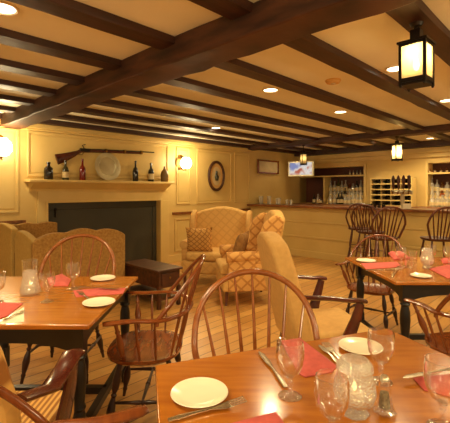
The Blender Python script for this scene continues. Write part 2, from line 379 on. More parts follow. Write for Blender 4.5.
# musket
def wpt(px, py, v=.03): wv, z = vplane(px, py, v); return Vector((v, wv, z))
mus = thing('musket', 'old flintlock musket hung on the wall above the mantel bottles', 'musket', room(0,0), TH)
P0, P1 = wpt(82, 150.3, .05), wpt(154, 153.6, .05)
sb = [wpt(56.5, 159.5,.05), wpt(64, 157.5,.05), wpt(72, 154.8,.05), wpt(78, 152.2,.05), P0, P0.lerp(P1,.25), P0.lerp(P1,.8)]
MB().tube(sb, [(.085,.022),(.07,.022),(.05,.02),(.03,.018),(.036,.02),(.028,.018),(.02,.014)], 10, flat=(1,0,0)).build('stock', M['mahog'], mus)
up = Vector((0,0,.022))
MB().tube([P0+up, P1+up], .011, 10).build('barrel', M['iron'], mus)
q = P0.lerp(P1,.02); MB().box(.06,.085,q.y-.07,q.y+.09,q.z-.02,q.z+.03).tube([q+Vector((.03,.0,.02)), q+Vector((.04,-.04,.075)), q+Vector((.04,.01,.09))], .009, 6).build('flintlock', M['iron'], mus, bevel=.004)
for t_ in (.3,.55,.8):
    q = P0.lerp(P1,t_); MB().tube([q+Vector((0,-.015,.008)), q+Vector((0,.015,.008))], .034, 12).build('barrel_band', M['brass'], mus)
g1 = P0.lerp(P1,-.02); MB().tube([g1+Vector((0,-.05,-.03)), g1+Vector((0,-.03,-.07)), g1+Vector((0,.03,-.07)), g1+Vector((0,.06,-.03))], .005, 6).build('trigger_guard', M['brass'], mus)
# wall sconces
def sconce(px, py, label, r):
    wv, z = vplane(px, py, .16)
    s = thing('wall_sconce', label, 'sconce', room(0, wv, z), TH, 'brass sconces on the panelled wall')
    MB().lathe([(0,.0),(r*1.05,.0),(r*1.1,.012),(r*1.0,.02),(0,.024)], (0,-.02,.02), 32, mt=Matrix.Scale(1.25,4,(0,0,1)) @ Matrix.Rotation(math.pi/2,4,'Y')).build('backplate', M['brass'], s)
    MB().tube([(.01,0,-r*.9),(.06,0,-r*1.25),(.14,0,-r*1.25),(.16,0,-r*1.0)], .009, 8).lathe([(0,0),(.035,.0),(.045,.02),(0,.02)], (.16,0,-r*1.02)).build('arm', M['brass'], s)
    MB().lathe([(0,-r*1.5),(.008,-r*1.42),(.014,-r*1.35),(.006,-r*1.28),(0,-r*1.2)], (.16,0,0), 10).build('finial', M['brass'], s)
    MB().lathe([(.03,-r),(r*.62,-r*.86),(r*.95,-r*.4),(r,0),(r*.9,r*.45),(r*.6,r*.82),(r*.5,r*.95),(r*.47,r*.95),(r*.55,r*.8),(r*.8,r*.4),(0,r*.2)], (.16,0,0), 28).build('glass_globe', M['globe'], s)
    ld = bpy.data.lights.new('sconce_lamp', 'POINT'); ld.energy = 10; ld.color = LIGHT; ld.shadow_soft_size = .06
    lo = bpy.data.objects.new('sconce_lamp', ld); COL.objects.link(lo); lo.location = room(.16+r+.08, wv, z+.05)
    return s
sconce(2, 147, 'glowing globe sconce at the left edge beside the mantel', .125)
sconce(186, 163, 'glowing globe sconce on the panel right of the mantel', .11)
# oval picture
wv, z = vplane(216, 176, .02)
ov = thing('oval_picture', 'small oval framed picture on the panelled wall', 'picture', room(.02, wv, z), TH)
def oval(mb, a, b, x0, x1, inner=0):
    R = Matrix(((0,0,1,0),(1,0,0,0),(0,1,0,0),(0,0,0,1)))
    n = 40
    if not inner: return mb.prism([(a*math.cos(2*math.pi*k/n), b*math.sin(2*math.pi*k/n)) for k in range(n)], x0, x1, R)
    pts = [(x0 + .5*(x1-x0), (a+inner/2)*math.cos(2*math.pi*k/n), (b+inner/2)*math.sin(2*math.pi*k/n)) for k in range(n)]
    return mb.tube(pts, [( (x1-x0)/2, inner/2)]*n, 8, flat=(1,0,0), closed=True) if False else mb.tube(pts, inner/2, 8, closed=True)
oval(MB(), .19, .27, 0, .03, .06).build('frame', M['trunk'], ov)
oval(MB(), .19, .27, 0, .012).build('mat_board', M['cream'], ov)
oval(MB(), .13, .2, .012, .014).build('inner_ground', M['blabel'], ov)
MB().tube([(.016,0,-.10),(.016,.005,-.02),(.016,-.005,.03),(.016,0,.09),(.016,0,.11)], [.035,.055,.03,.032,.012], 10).build('painted_figure', M['bgreen'], ov)
# framed print high on the side wall by the bar
wv, z = vplane(268.5, 167, .05)
fp = thing('framed_print', 'small print in a wooden frame on the wall beyond the bar end', 'picture', room(.03, wv, z), TH)
m_ = MB(); a_, b_ = .42, .17
m_.box(0,.035,-a_,a_,b_-.04,b_).box(0,.035,-a_,a_,-b_,-b_+.04).box(0,.035,-a_,-a_+.05,-b_+.04,b_-.04).box(0,.035,a_-.05,a_,-b_+.04,b_-.04)
m_.build('frame', M['chair'], fp, bevel=.006); MB().box(.0,.015,-a_+.05,a_-.05,-b_+.04,b_-.04).build('print', M['blabel'], fp)

# ================================================================== ceiling fittings
RL = [(2,7,'at the upper left corner'),(270.5,89.5,'between joists above the quilted chairs'),(340.5,111.5,'nearest the smoke detector'),(396,68,'right behind the big hanging lantern'),
      (447,100,'at the far right edge'),(216,127.5,'small, left of the smoke detector over the wing chairs'),(430,138,'over the bar taps'),(365,137,'over the bar middle')]
lt0 = None
def spot(loc, w_=None):
    ld = bpy.data.lights.new('downlight_or_fill_lamp', 'SPOT'); ld.energy = (w_ or SPOT_W); ld.color = LIGHT; ld.spot_size = math.radians(150); ld.spot_blend = .8; ld.shadow_soft_size = .06
    lo = bpy.data.objects.new('downlight_or_fill_lamp', ld); COL.objects.link(lo); lo.location = loc; return lo
def downlight(p, label):
    global lt0
    if lt0 is None:
        lt0 = thing('recessed_downlight', label, 'ceiling light', p, 0, 'round downlights set in the ceiling')
        MB().tube([(.078*math.cos(a),.078*math.sin(a),-.004) for a in [2*math.pi*k/28 for k in range(28)]], .009, 6, closed=True).build('trim_ring', M['white'], lt0)
        MB().lathe([(0,-.003),(.072,-.003),(.072,.0),(0,0)], seg=28).build('lens', M['disc'], lt0)
    else: dup(lt0, p, 0, label)
    s_ = spot(p+Vector((0,0,-.03)))
for px, py, where in RL:
    downlight(gp(px, py, CEIL), 'round recessed ceiling light '+where)
for v, w_ in ((6.8,-7.3),(4.2,-6.6),(8.0,-5.9),(6.1,-8.6),(2.3,-7.5),(7.4,-4.4)):   # unseen fill spots added over and behind the viewer, lighting the tables
    spot(room(v, w_, CEIL-.03))
for x, y in ((-1.6,-1.2),(1.8,-1.0),(3.4,1.0)):      # unseen fill lamps added out of view to brighten the ceiling
    ld = bpy.data.lights.new('room_fill_lamp', 'POINT'); ld.energy = 52; ld.color = LIGHT; ld.shadow_soft_size = .12
    lo = bpy.data.objects.new('room_fill_lamp', ld); COL.objects.link(lo); lo.location = (x, y, 1.85)
for v, w_ in ((.55,.9),(1.2,1.0),(2.6,1.0),(4.0,1.0),(5.4,1.0)):      # fill spots added over the bar gangway to brighten the walls there
    spot(room(v, w_, CEIL-.03), 27)
sd = thing('smoke_detector', 'round tan smoke detector on the ceiling between two joists', 'smoke detector', gp(333, 80, CEIL))
MB().lathe([(0,0),(.07,0),(.072,-.012),(.06,-.03),(0,-.034)]).build('housing', M['cream'], sd); MB().lathe([(0,-.034),(.025,-.034),(.022,-.042),(0,-.044)]).build('sensor_cap', M['blabel'], sd)

def lantern(loc, rz, top, s, label, watts, drop, tall=1.0):
    t = thing('hanging_lantern', label, 'lantern', loc, rz, None)
    a, h = .068*s, .21*s*tall
    f = MB()
    for sx in (-1,1):
        for sy in (-1,1): f.box(sx*a-.008*s, sx*a+.008*s, sy*a-.008*s, sy*a+.008*s, -.01*s, h); f.lathe([(0,-.022*s),(.007*s,-.018*s),(.008*s,-.01*s),(0,-.01*s)], (sx*a,sy*a,0), 8)
    f.box(-a, a, -a, a, -.008*s, .012*s)
    for z in (.012*s, h-.012*s):
        for q in ((-a,a,-a-.007*s,-a+.007*s),(-a,a,a-.007*s,a+.007*s),(-a-.007*s,-a+.007*s,-a,a),(a-.007*s,a+.007*s,-a,a)): f.box(*q, z-.004*s, z+.02*s)
    f.build('frame', M['iron'], t)
    b_ = a+.016*s; c = .028*s; zz = [h, h+.012*s, h+.03*s, h+.085*s]
    r = MB()
    vs = [(-b_,-b_,zz[0]),(b_,-b_,zz[0]),(b_,b_,zz[0]),(-b_,b_,zz[0]),(-b_,-b_,zz[1]),(b_,-b_,zz[1]),(b_,b_,zz[1]),(-b_,b_,zz[1]),(-c,-c,zz[2]),(c,-c,zz[2]),(c,c,zz[2]),(-c,c,zz[2]),(-c,-c,zz[3]),(c,-c,zz[3]),(c,c,zz[3]),(-c,c,zz[3])]
    fc = [(3,2,1,0),(12,13,14,15)]
    for k in range(3):
        for i in range(4): fc.append((k*4+i, k*4+(i+1)%4, k*4+4+(i+1)%4, k*4+4+i))
    r.faces(vs, fc); r.build('roof', M['iron'], t)
    for i in range(4):
        R_ = Matrix.Rotation(i*math.pi/2, 4, 'Z'); MB().box(-a+.008*s, a-.008*s, a-.0015, a+.0015, .02*s, h-.01*s, R_).build('pane', M['pane'], t)
    MB().lathe([(0,.012*s),(.014*s,.012*s),(.014*s,.08*s),(0,.08*s)], seg=12).build('candle_sleeve', M['white'], t)
    MB().lathe([(0,.08*s),(.012*s,.09*s),(.02*s,.115*s),(.012*s,.145*s),(0,.165*s)], seg=12).build('bulb', M['bulb'] if watts > 1 else M['white'], t)
    ld = bpy.data.lights.new('lantern_lamp', 'POINT'); ld.energy = watts; ld.color = LIGHT; ld.shadow_soft_size = .03
    lo = bpy.data.objects.new('lantern_lamp', ld); COL.objects.link(lo); lo.location = Vector(loc)+Vector((0,0,.185*s))
    ch = MB(); z = zz[3]; n = max(1, int(drop/(.045*s)))
    for i in range(n):
        zc = z+(i+.5)*drop/n; hl = drop/n*.62; ax = i % 2
        ch.tube([((.012*s*math.cos(q) if ax else 0), (0 if ax else .012*s*math.cos(q)), zc+hl*math.sin(q)) for q in [2*math.pi*k/12 for k in range(12)]], .0042*s, 6, closed=True)
    ch.build('chain', M['iron'], t)
    MB().lathe([(0,0),(.04*s,0),(.03*s,-.02),(0,-.025)], (0,0,z+drop), 16).build('ceiling_canopy', M['iron'], t)
    return t
lx = room(5.17, 0)
# the big lantern hangs from the joist at v = 5.17
Yl = 1.92; v_, w_l = 5.15, None
r_ = (416.5-CX0)/F; w_l = (r_*(CY+NY*v_)-CX-NX*v_)/(WX-r_*WY); pl_ = room(v_, w_l); zb = EYE+(HZ-84.5)*pl_.y/F
lantern(Vector((pl_.x, pl_.y, zb)), math.radians(44), 2.388, .99, 'large iron lantern with frosted panes hanging near the camera', LANTERN_W, 2.388-zb-(.325*.99), 1.14)
v_, _ = wplane(397, 160, 0); p_ = room(v_, 0); lantern(Vector((p_.x,p_.y,1.92)), math.radians(10), 2.34, .86, 'small iron lantern hanging over the bar in front of the wine rack', 3, 2.335-1.92-.40*.86, 1.5)
v_, _ = wplane(303.5, 160, 0); p_ = room(v_, 0); lantern(Vector((p_.x,p_.y,1.93)), math.radians(10), 2.34, .72, 'small dark lantern hanging over the bar in front of the television', .3, 2.335-1.93-.40*.72, 1.5)

# television
tvv, tvw = wplane(301, 160, 1.3)[0], 1.3
tv = thing('television', 'flat television hung from the ceiling over the bar', 'television', room(tvv, tvw, 1.93), TH+math.radians(15))
MB().box(-.33,.33,-.03,.04,-.19,.19).build('casing', M['pewter'], tv, bevel=.01)
def screen_mat():
    m = emis('television picture', (.9,.85,.95), .42); nt = m.node_tree; b = nt.nodes['Principled BSDF']
    b.inputs['Base Color'].default_value = (.02,.02,.02,1)
    tc = nt.nodes.new('ShaderNodeTexCoord'); no = nt.nodes.new('ShaderNodeTexNoise'); no.inputs['Scale'].default_value = 4
    r = nt.nodes.new('ShaderNodeValToRGB'); e = r.color_ramp.elements; e[0].position=.42; e[0].color=(.25,.3,.6,1); e[1].position=.52; e[1].color=(1,.93,.85,1); q=e.new(.62); q.color=(.6,.12,.06,1)
    nt.links.new(tc.outputs['Object'], no.inputs[0]); nt.links.new(no.outputs[0], r.inputs[0]); nt.links.new(r.outputs[0], b.inputs['Emission Color']); return m
MB().box(-.29,.29,-.034,-.03,-.15,.155).build('screen', screen_mat(), tv)
MB().tube([(0,.06,.1),(0,.06,.535)], .02, 8).box(-.05,.05,.0,.08,.05,.15).build('ceiling_bracket', M['iron'], tv)

# ================================================================== back-bar goods
# wine rack
ra, rb = bx(377), bx(416); z0r, z1r = 1.03+.015, 1.66
rk = thing('wine_rack', 'cream wine rack with five rows of bottle slots behind the bar', 'wine rack', room(0,0), TH)
f = MB(); rows = 5; hh = (z1r-z0r)/rows
for i in range(rows+1): f.box(ra, rb, BW-.32, BW-.04, z0r+i*hh-.012, z0r+i*hh+.012)
for k in range(2,8,2): xk = ra+(rb-ra)*k/8; f.box(xk-.003, xk+.003, BW-.31, BW-.04, z0r, z1r)
f.box(ra-.02, ra, BW-.32, BW-.04, z0r-.012, z1r+.012).box(rb, rb+.02, BW-.32, BW-.04, z0r-.012, z1r+.012)
f.build('rack_frame', M['trim'], rk); MB().box(ra, rb, BW-.04, BW-.02, z0r, z1r).build('back_panel', M['bdark'], rk)
wb0 = None
nc = 8
for i in range(rows):
    for k in range(nc):
        p = room(ra+(rb-ra)*(k+.5)/nc, BW-.31, z0r+i*hh+.012+.041)
        if wb0 is None:
            wb0 = thing('wine_bottle', 'dark wine bottle lying in the wine rack behind the bar', 'bottle', p, TH, 'bottles lying in the wine rack')
            MB().lathe([(0,0),(.018,0),(.016,.08),(.038,.14),(.04,.15),(.04,.25),(0,.25)], seg=12, mt=Matrix.Rotation(-math.pi/2,4,'X')).build('bottle_body', M['bdark'], wb0)
        else: dup(wb0, p, TH)
# spirits
kinds = []
for kd, mt_, lb in (('wine','gclear','clear'),('tall','ggreen','green'),('squat','gamber','amber'),('tall','gamber','tall amber'),('squat','gclear','squat clear'),('wine','bdark','dark')):
    kinds.append((kd, mt_, lb))
protos = {}
def spirit(k, loc, where, s):
    kd, mt_, lb = kinds[k]; lab = '%s liquor bottle %s' % (lb, where); grp = '%s liquor bottles %s' % (lb, where)
    if k not in protos: protos[k] = bottle('liquor_bottle', kd, M[mt_], loc, lab, grp, True, s)
    else: dup(protos[k], loc, TH+random.random(), lab, grp, s)
rn = random.Random(3)
for tier, (w_, z) in enumerate(((1.95, 1.045), (2.17, 1.17), (2.32, 1.34))):
    if tier:
        for a, c, lb in ((bx(326.5), n1b-.01, 'left'), (n2a+.01, n2b-.01, 'right')):
            o = MB().box(a, c, w_-.055, w_+.055 if tier == 1 else BW+.33, NZ0, z).build('bottle_step', M['trim'], mw=RM); tag(o, '%s cream riser step for bottles in the %s niche' % ('low' if tier == 1 else 'high', lb), 'riser')
    for a, c, n, wh in ((328.8, 362.5, 9, 'in the left niche behind the bar'), (430, 470, 8, 'in the right niche behind the bar')):
        for i in range(n):
            px = a+(c-a)*(i+.5)/n + rn.uniform(-.4,.4)
            v = wplane(px, 190, w_)[0]
            spirit(rn.choice((0,0,4,1,0,2,4,5) if wh.find('left')>0 else (0,4,0,4,2)), room(v, w_, z), wh, rn.uniform(.98,1.14))
for px, k in ((314,5),(318,0),(320.3,2)):
    spirit(k, room(wplane(px,190,1.93)[0], 1.93, 1.045), 'left of the niche divider post', .9)
for i, px in enumerate((350,353.5,357,360.5)):
    spirit(0, room(wplane(px,190,2.2)[0], 2.2, 1.775), 'up on the high shelf', .42)
for i, px in enumerate((430,435,441,447)):
    spirit(2, room(wplane(px,190,2.2)[0], 2.2, 1.775), 'on the high shelf at right', .42)
# glassware on the bar's left end
gl0 = None
for i, (px, s_) in enumerate(((254,1.2),(257.5,1.2),(261,1.5),(266,1.5),(270,1.0),(274,1.1),(279,1.2),(284,.9),(291,.9))):
    v = wplane(px, 190, .2)[0]; p = room(v, .2+.12*(i%2), 1.075)
    lb = 'tumbler standing on the left end of the bar top'
    if i < 2:
        c = thing('bar_glass', 'dark tumbler at the wall end of the bar top', 'glass', p, 0, 'dark tumblers at the wall end of the bar', s_)
        MB().lathe([(0,0),(.03,0),(.036,.11),(.033,.11),(.028,.008),(0,.008)], seg=14).build('tumbler', M['bdark'], c)
    elif gl0 is None:
        gl0 = thing('bar_glass', lb, 'glass', p, 0, 'clear glasses on the left end of the bar', s_)
        MB().lathe([(0,0),(.03,0),(.038,.12),(.034,.12),(.027,.008),(0,.008)], seg=14).build('tumbler', M['gclear'], gl0)
    else: dup(gl0, p, 0, scale=s_)
# beer taps
v = wplane(402.5, 190, .22)[0]
tp = thing('beer_tap_tower', 'tall beer tap tower with dark handles on the bar', 'beer taps', room(v, .22, 1.075), TH)
MB().lathe([(0,0),(.07,0),(.07,.015),(.035,.03),(.035,.26),(.05,.28),(0,.28)]).build('column', M['pewter'], tp)
MB().tube([(-.17,0,.28),(.17,0,.28)], .035, 12).build('crossbar', M['pewter'], tp)
for x in (-.14,-.05,.04,.13):
    h = MB().tube([(x,-.02,.3),(x,-.07,.3),(x,-.09,.25)], [.012,.012,.01], 8).build('faucet', M['brass'], tp)
    MB().lathe([(0,.0),(.01,0),(.016,.05),(.026,.14),(.03,.2 if x<.1 else .24),(.015,.25),(0,.26)], (x,-.06,.33), 12).build('tap_handle', M['chairdark'], tp)
v = wplane(407.5, 190, .0)[0]
o = thing('candle_box', 'small pale box standing on the bar before the taps', 'box', room(v, -.02, 1.075), TH); MB().box(-.055,.055,-.04,.04,0,.09).build('box_body', M['white'], o, bevel=.008); MB().box(-.045,.045,-.03,.03,.09,.096).build('lid', M['cream'], o)
mg0 = None
for i, px in enumerate((364,367.5,371,375,379,383.5)):
    v = wplane(px, 190, .1)[0]; p = room(v, .1, 1.075)
    if mg0 is None:
        mg0 = thing('bar_cup', 'small dark cup in the row on the bar beside the taps', 'cup', p, 0, 'small dark cups in a row on the bar'); MB().lathe([(0,0),(.028,0),(.034,.065),(.03,.065),(.025,.006),(0,.006)], seg=12).build('cup_body', M['bdark'], mg0)
    else: dup(mg0, p)

# ================================================================== Windsor chairs
def seat_mesh(a, b, h, th=.04, dish=.018, yo=0.0):
    mb = MB(); n = 32; rings = 7; vs = []; f = []
    def rim(k):
        t = 2*math.pi*k/n; c, s = math.cos(t), math.sin(t)
        e = .78; return (a*math.copysign(abs(c)**e, c)*(1+.04*s), b*math.copysign(abs(s)**e, s))
    vs.append((0,0,h-dish))
    for q in range(1, rings+1):
        r = q/rings
        for k in range(n):
            x, y = rim(k); z = h - dish*(1-r**3) ; vs.append((x*r, y*r, z-(.006 if q == rings else 0)))
    for k in range(n): x, y = rim(k); vs.append((x*.985, y*.985, h-th*.6))
    for k in range(n): x, y = rim(k); vs.append((x*.9, y*.9, h-th))
    for k in range(n): f.append((0, 1+k, 1+(k+1)%n))
    for q in range(rings+1):
        for k in range(n): A = 1+q*n; f.append((A+k, A+(k+1)%n, A+n+(k+1)%n, A+n+k))
    f.append(tuple(1+(rings+1)*n+k for k in reversed(range(n))))
    return mb.faces([(p[0], p[1]+yo, p[2]) for p in vs], f)
def turned(p0, p1, r, style='leg', seg=10):
    p0, p1 = Vector(p0), Vector(p1)
    if style == 'leg': prof = [(0,.75),(.12,.95),(.25,1.3),(.36,1.15),(.42,.62),(.45,1.0),(.48,.62),(.55,1.1),(.66,1.4),(.76,1.1),(.84,.7),(.87,.95),(.9,.7),(1,.55)]
    elif style == 'post': prof = [(0,.8),(.1,.8),(.14,1.1),(.18,.8),(.3,1.2),(.45,1.45),(.6,1.0),(.7,.65),(.74,1.0),(.78,.65),(1,.75)]
    elif style == 'stretch': prof = [(0,.6),(.3,.8),(.44,1.1),(.47,.85),(.5,1.3),(.53,.85),(.56,1.1),(.7,.8),(1,.6)]
    else: prof = [(0,.8),(.3,1.1),(1,.7)]
    mb = MB(); mb.tube([p0.lerp(p1,t) for t,_ in prof], [r*k for _,k in prof], seg); return mb
def windsor_arm(loc, rz, label, scale=1.0, group='wooden Windsor armchairs around the dining tables', side=False):
    t = thing('windsor_side_chair' if side else 'windsor_armchair', label, 'chair', loc, rz, group, scale)
    H = .445; seat_mesh(.25, .225, H, yo=.02).build('seat', M['chair'], t)
    for sx in (-1,1):
        turned((sx*.17,.14,H-.03),(sx*.23,.21,0), .018).build('leg', M['chairleg'], t)
        turned((sx*.15,-.13,H-.03),(sx*.21,-.22,0), .018).build('leg', M['chairleg'], t)
        turned((sx*.207,-.17,.19),(sx*.207,.18,.19), .012, 'stretch').build('stretcher', M['chairleg'], t)
    turned((-.2,.01,.19),(.2,.01,.19), .012, 'stretch').build('stretcher', M['chairleg'], t)
    RZ = .685
    if side:
        TOP = .985
        def sh_(u):
            if u < .25 or u > .75:
                k = (u if u < .25 else 1-u)/.25; sx = -1 if u < .5 else 1
                return Vector((sx*(.205+.093*math.sin(k*math.pi/2)), -.15-.02*k-.03*k*k, H-.01+(RZ-H)*k))
            a = math.pi*(u-.25)/.5; q = math.sin(a)**.88; return Vector((-.298*math.cos(a), -.20-.15*q, RZ-.01+(TOP-RZ)*q))
        MB().tube([sh_(i/48) for i in range(49)], .0155, 10).build('hoop', M['chairlit'], t)
        for i in range(7):
            x = -.24+.08*i; cand = [sh_(.25+.5*j/60) for j in range(61)]; tp_ = min(cand, key=lambda p: abs(p.x-x*1.06))
            bot = Vector((x*.68, -.19+.05*(abs(x)/.24)**2, H-.01))
            MB().tube([bot, bot.lerp(tp_,.35), bot.lerp(tp_,.6), tp_], [.006,.0095,.0075,.0055], 8).build('spindle', M['chairlit'], t)
        return t
    def rail(u):      # u 0..1 : left tip -> back -> right tip
        if u < .3: k = u/.3; return Vector((-.325+.02*math.sin(k*math.pi)+.02*k, .20-.26*k, RZ-.008*(1-k)))
        if u > .7: k = (1-u)/.3; return Vector((.325-.02*math.sin(k*math.pi)-.02*k, .20-.26*k, RZ-.008*(1-k)))
        k = (u-.3)/.4; a = math.pi*(1-k); return Vector((.305*math.cos(a), -.06-.19*math.sin(a), RZ))
    n = 36; pts = [rail(i/n) for i in range(n+1)]
    rad = [((.034 - .010*min(1,(min(i,n-i)/8))), .011) for i in range(n+1)]; rad[0] = rad[-1] = (.022,.009)
    MB().tube(pts, [(a,b) for a,b in rad], 10, flat=(0,0,1)).build('arm_rail', M['chair'], t)
    TOP = .985
    def hoop(a):      # a 0..pi
        x = -.298*math.cos(a); s = math.sin(a)**.88; return Vector((x, -.09-.25*s, RZ+(TOP-RZ)*s))
    MB().tube([Vector((-.298,-.085,RZ-.03))]+[hoop(math.pi*i/28) for i in range(29)]+[Vector((.298,-.085,RZ-.03))], .0125, 10).build('hoop', M['chair'], t)
    for i in range(6):
        x = (-.2+.08*i); a = math.acos(max(-1,min(1,-x*1.12/.298))); tp_ = hoop(a)
        y = -.06-.19*math.sqrt(max(0,1-(x/.305)**2)); mid = Vector((x, y, RZ))
        bot = Vector((x*.82, -.19+.04*(abs(x)/.2)**2, H-.01))
        MB().tube([bot, bot.lerp(mid,.5), mid, mid.lerp(tp_,.5), tp_], [.006,.009,.0075,.0065,.005], 8).build('spindle', M['chair'], t)
    for sx in (-1,1):
        turned((sx*.215,.11,H-.01),(sx*.315,.135,RZ), .015, 'post').build('arm_post', M['chair'], t)
        for (y0,y1,x0,x1) in ((.02,.03,.225,.306),(-.07,-.075,.215,.3)):
            MB().tube([(sx*x0,y0,H-.01),(sx*(x0+x1)/2,(y0+y1)/2,(H+RZ)/2),(sx*x1,y1,RZ)], [.006,.009,.006], 8).build('spindle', M['chair'], t)
    return t
sd_c = windsor_arm((.165, 1.66, 0), math.radians(184), 'Windsor chair with its big hoop back behind the nearest table, facing the camera', group='hoop-backed Windsor side chairs', side=True)
dup(sd_c, (-1.235, 3.0, 0), math.radians(180), 'Windsor chair behind the left table before the sprigged settee', scale=1.03)
wc = windsor_arm((-.47, 2.40, 0), math.radians(92), 'Windsor armchair seen from the side, pushed to the right end of the left table')
def D(*a, **k): return dup(wc, *a, **k)
D((1.51, 3.96, 0), math.radians(140), scale=.92, label='Windsor armchair behind the right table in front of the bar stools')
D((1.53, 2.36, 0), math.radians(3), label='Windsor armchair at the near side of the right table, at the right edge')
D((-.35, .90, 0), math.radians(-72), label='Windsor armchair at the bottom edge, left of the nearest table')

def windsor_stool(loc, rz, label):
    t = thing('bar_stool', label, 'bar stool', loc, rz, 'Windsor bar stools along the bar')
    H = .75; seat_mesh(.21, .2, H).build('seat', M['chairdark'], t)
    for sx in (-1,1):
        for sy in (-1,1): turned((sx*.13,sy*.12,H-.03),(sx*.22,sy*.21,0), .016).build('leg', M['chairdark'], t)
        turned((sx*.185,-.17,.30),(sx*.185,.17,.30), .011, 'stretch').build('stretcher', M['chairdark'], t)
        turned((-.165,sx*.16,.42),(.165,sx*.16,.42), .011, 'stretch').build('stretcher', M['chairdark'], t)
    def hoop(u):
        a = math.pi*u; c, s = math.cos(a), math.sin(a)
        z = H + (1.18-H)*s**.62; x = -.235*math.copysign(abs(c)**.8, c)*(.70+.30*min(1, (z-H)/.2)); return Vector((x, -.15-.30*(z-H), z-.01))
    pts = [hoop(i/32) for i in range(33)]
    MB().tube(pts, .0145, 8).build('hoop', M['chairdark'], t)
    for i in range(7):
        x = -.15+.05*i; best = min((p for p in pts[6:27]), key=lambda p: abs(p.x-x*1.15))
        b_ = Vector((x*.75,-.145,H-.01)); MB().tube([b_, b_.lerp(best,.4), best], [.008,.010,.007], 6).build('spindle', M['chairdark'], t)
    return t
st = windsor_stool((2.36, 6.72, 0), math.radians(-20), 'dark Windsor bar stool furthest left at the bar, seen at an angle')
dup(st, (2.33, 6.15, 0), math.radians(-40), 'dark bar stool half hidden between the leftmost and middle stools')
dup(st, (2.20, 5.40, 0), math.radians(2), 'dark Windsor bar stool in the middle, back to the right dining table')
dup(st, (2.93, 5.30, 0), math.radians(-4), 'dark Windsor bar stool at the right edge of the view')

# ================================================================== dining tables
def table(name, label, corners, leg_in, zt_=.75, top_m='top', arch_=True, group=None, stretcher=True):
    c = [Vector(p) for p in corners]; cen = sum(c, Vector((0,0)))/4
    t = thing(name, label, 'table', (cen.x, cen.y, 0)); c = [p-cen for p in c]
    MB().prism([(p.x,p.y) for p in c], zt_-.024, zt_).build('tabletop', M[top_m], t, bevel=.006)
    q = [p*(1-leg_in/p.length) for p in c]
    for p in q:
        mb = MB(); s_ = .032; mb.box(p.x-s_,p.x+s_,p.y-s_,p.y+s_,zt_-.17,zt_-.025)
        mb.lathe([(0,zt_-.17),(.03,zt_-.17),(.036,zt_-.185),(.026,zt_-.20),(.034,zt_-.24),(.037,zt_-.30),(.031,zt_-.38),(.027,zt_-.42),(.035,zt_-.44),(.027,zt_-.455),(.033,zt_-.48),(.033,zt_-.5),(0,zt_-.5)], (p.x,p.y,0), 14)
        mb.box(p.x-.029,p.x+.029,p.y-.029,p.y+.029,.10,zt_-.5); mb.lathe([(0,.10),(.02,.10),(.032,.06),(.024,0),(0,0)], (p.x,p.y,0), 12)
        mb.build('leg', M['black'], t)
    for i in range(4):
        a, b = q[i], q[(i+1)%4]; d = (b-a); L_ = d.length; ang = math.atan2(d.y, d.x)
        out = [(.03, zt_-.025), (.03, zt_-.155)]
        n = 16
        for k in range(n+1):
            x = .06+(L_-.12)*k/n; out.append((x, zt_-.115-.035*abs(2*k/n-1)**4))
        out += [(L_-.03, zt_-.155), (L_-.03, zt_-.025)]
        mt = Matrix.Translation((a.x, a.y, 0)) @ Matrix.Rotation(ang, 4, 'Z') @ XZ
        MB().prism(out, -.011, .011, mt).build('apron', M['black'], t)
    if stretcher:
        for a, b in ((q[0], q[3]), (q[1], q[2]), ((q[0]+q[3])/2, (q[1]+q[2])/2)):
            d = b-a; mt = Matrix.Translation((a.x,a.y,.17)) @ Matrix.Rotation(math.atan2(d.y,d.x),4,'Z'); MB().box(0, d.length, -.02, .02, -.02, .02, mt).build('stretcher', M['black'], t)
    return t
table('dining_table', 'nearest dining table with glossy orange wood top', [(-.26,1.43),(.763,1.813),(1.105,.927),(-.07,.50)], .17)
table('dining_table', 'left dining table on black turned legs', [(-1.70,2.90),(-.655,2.90),(-.655,1.854),(-1.70,1.854)], .11)
table('dining_table', 'right dining table before the bar, black legs and a candle lamp on top', [(1.164,3.74),(2.40,3.74),(2.40,2.72),(1.205,2.72)], .15)

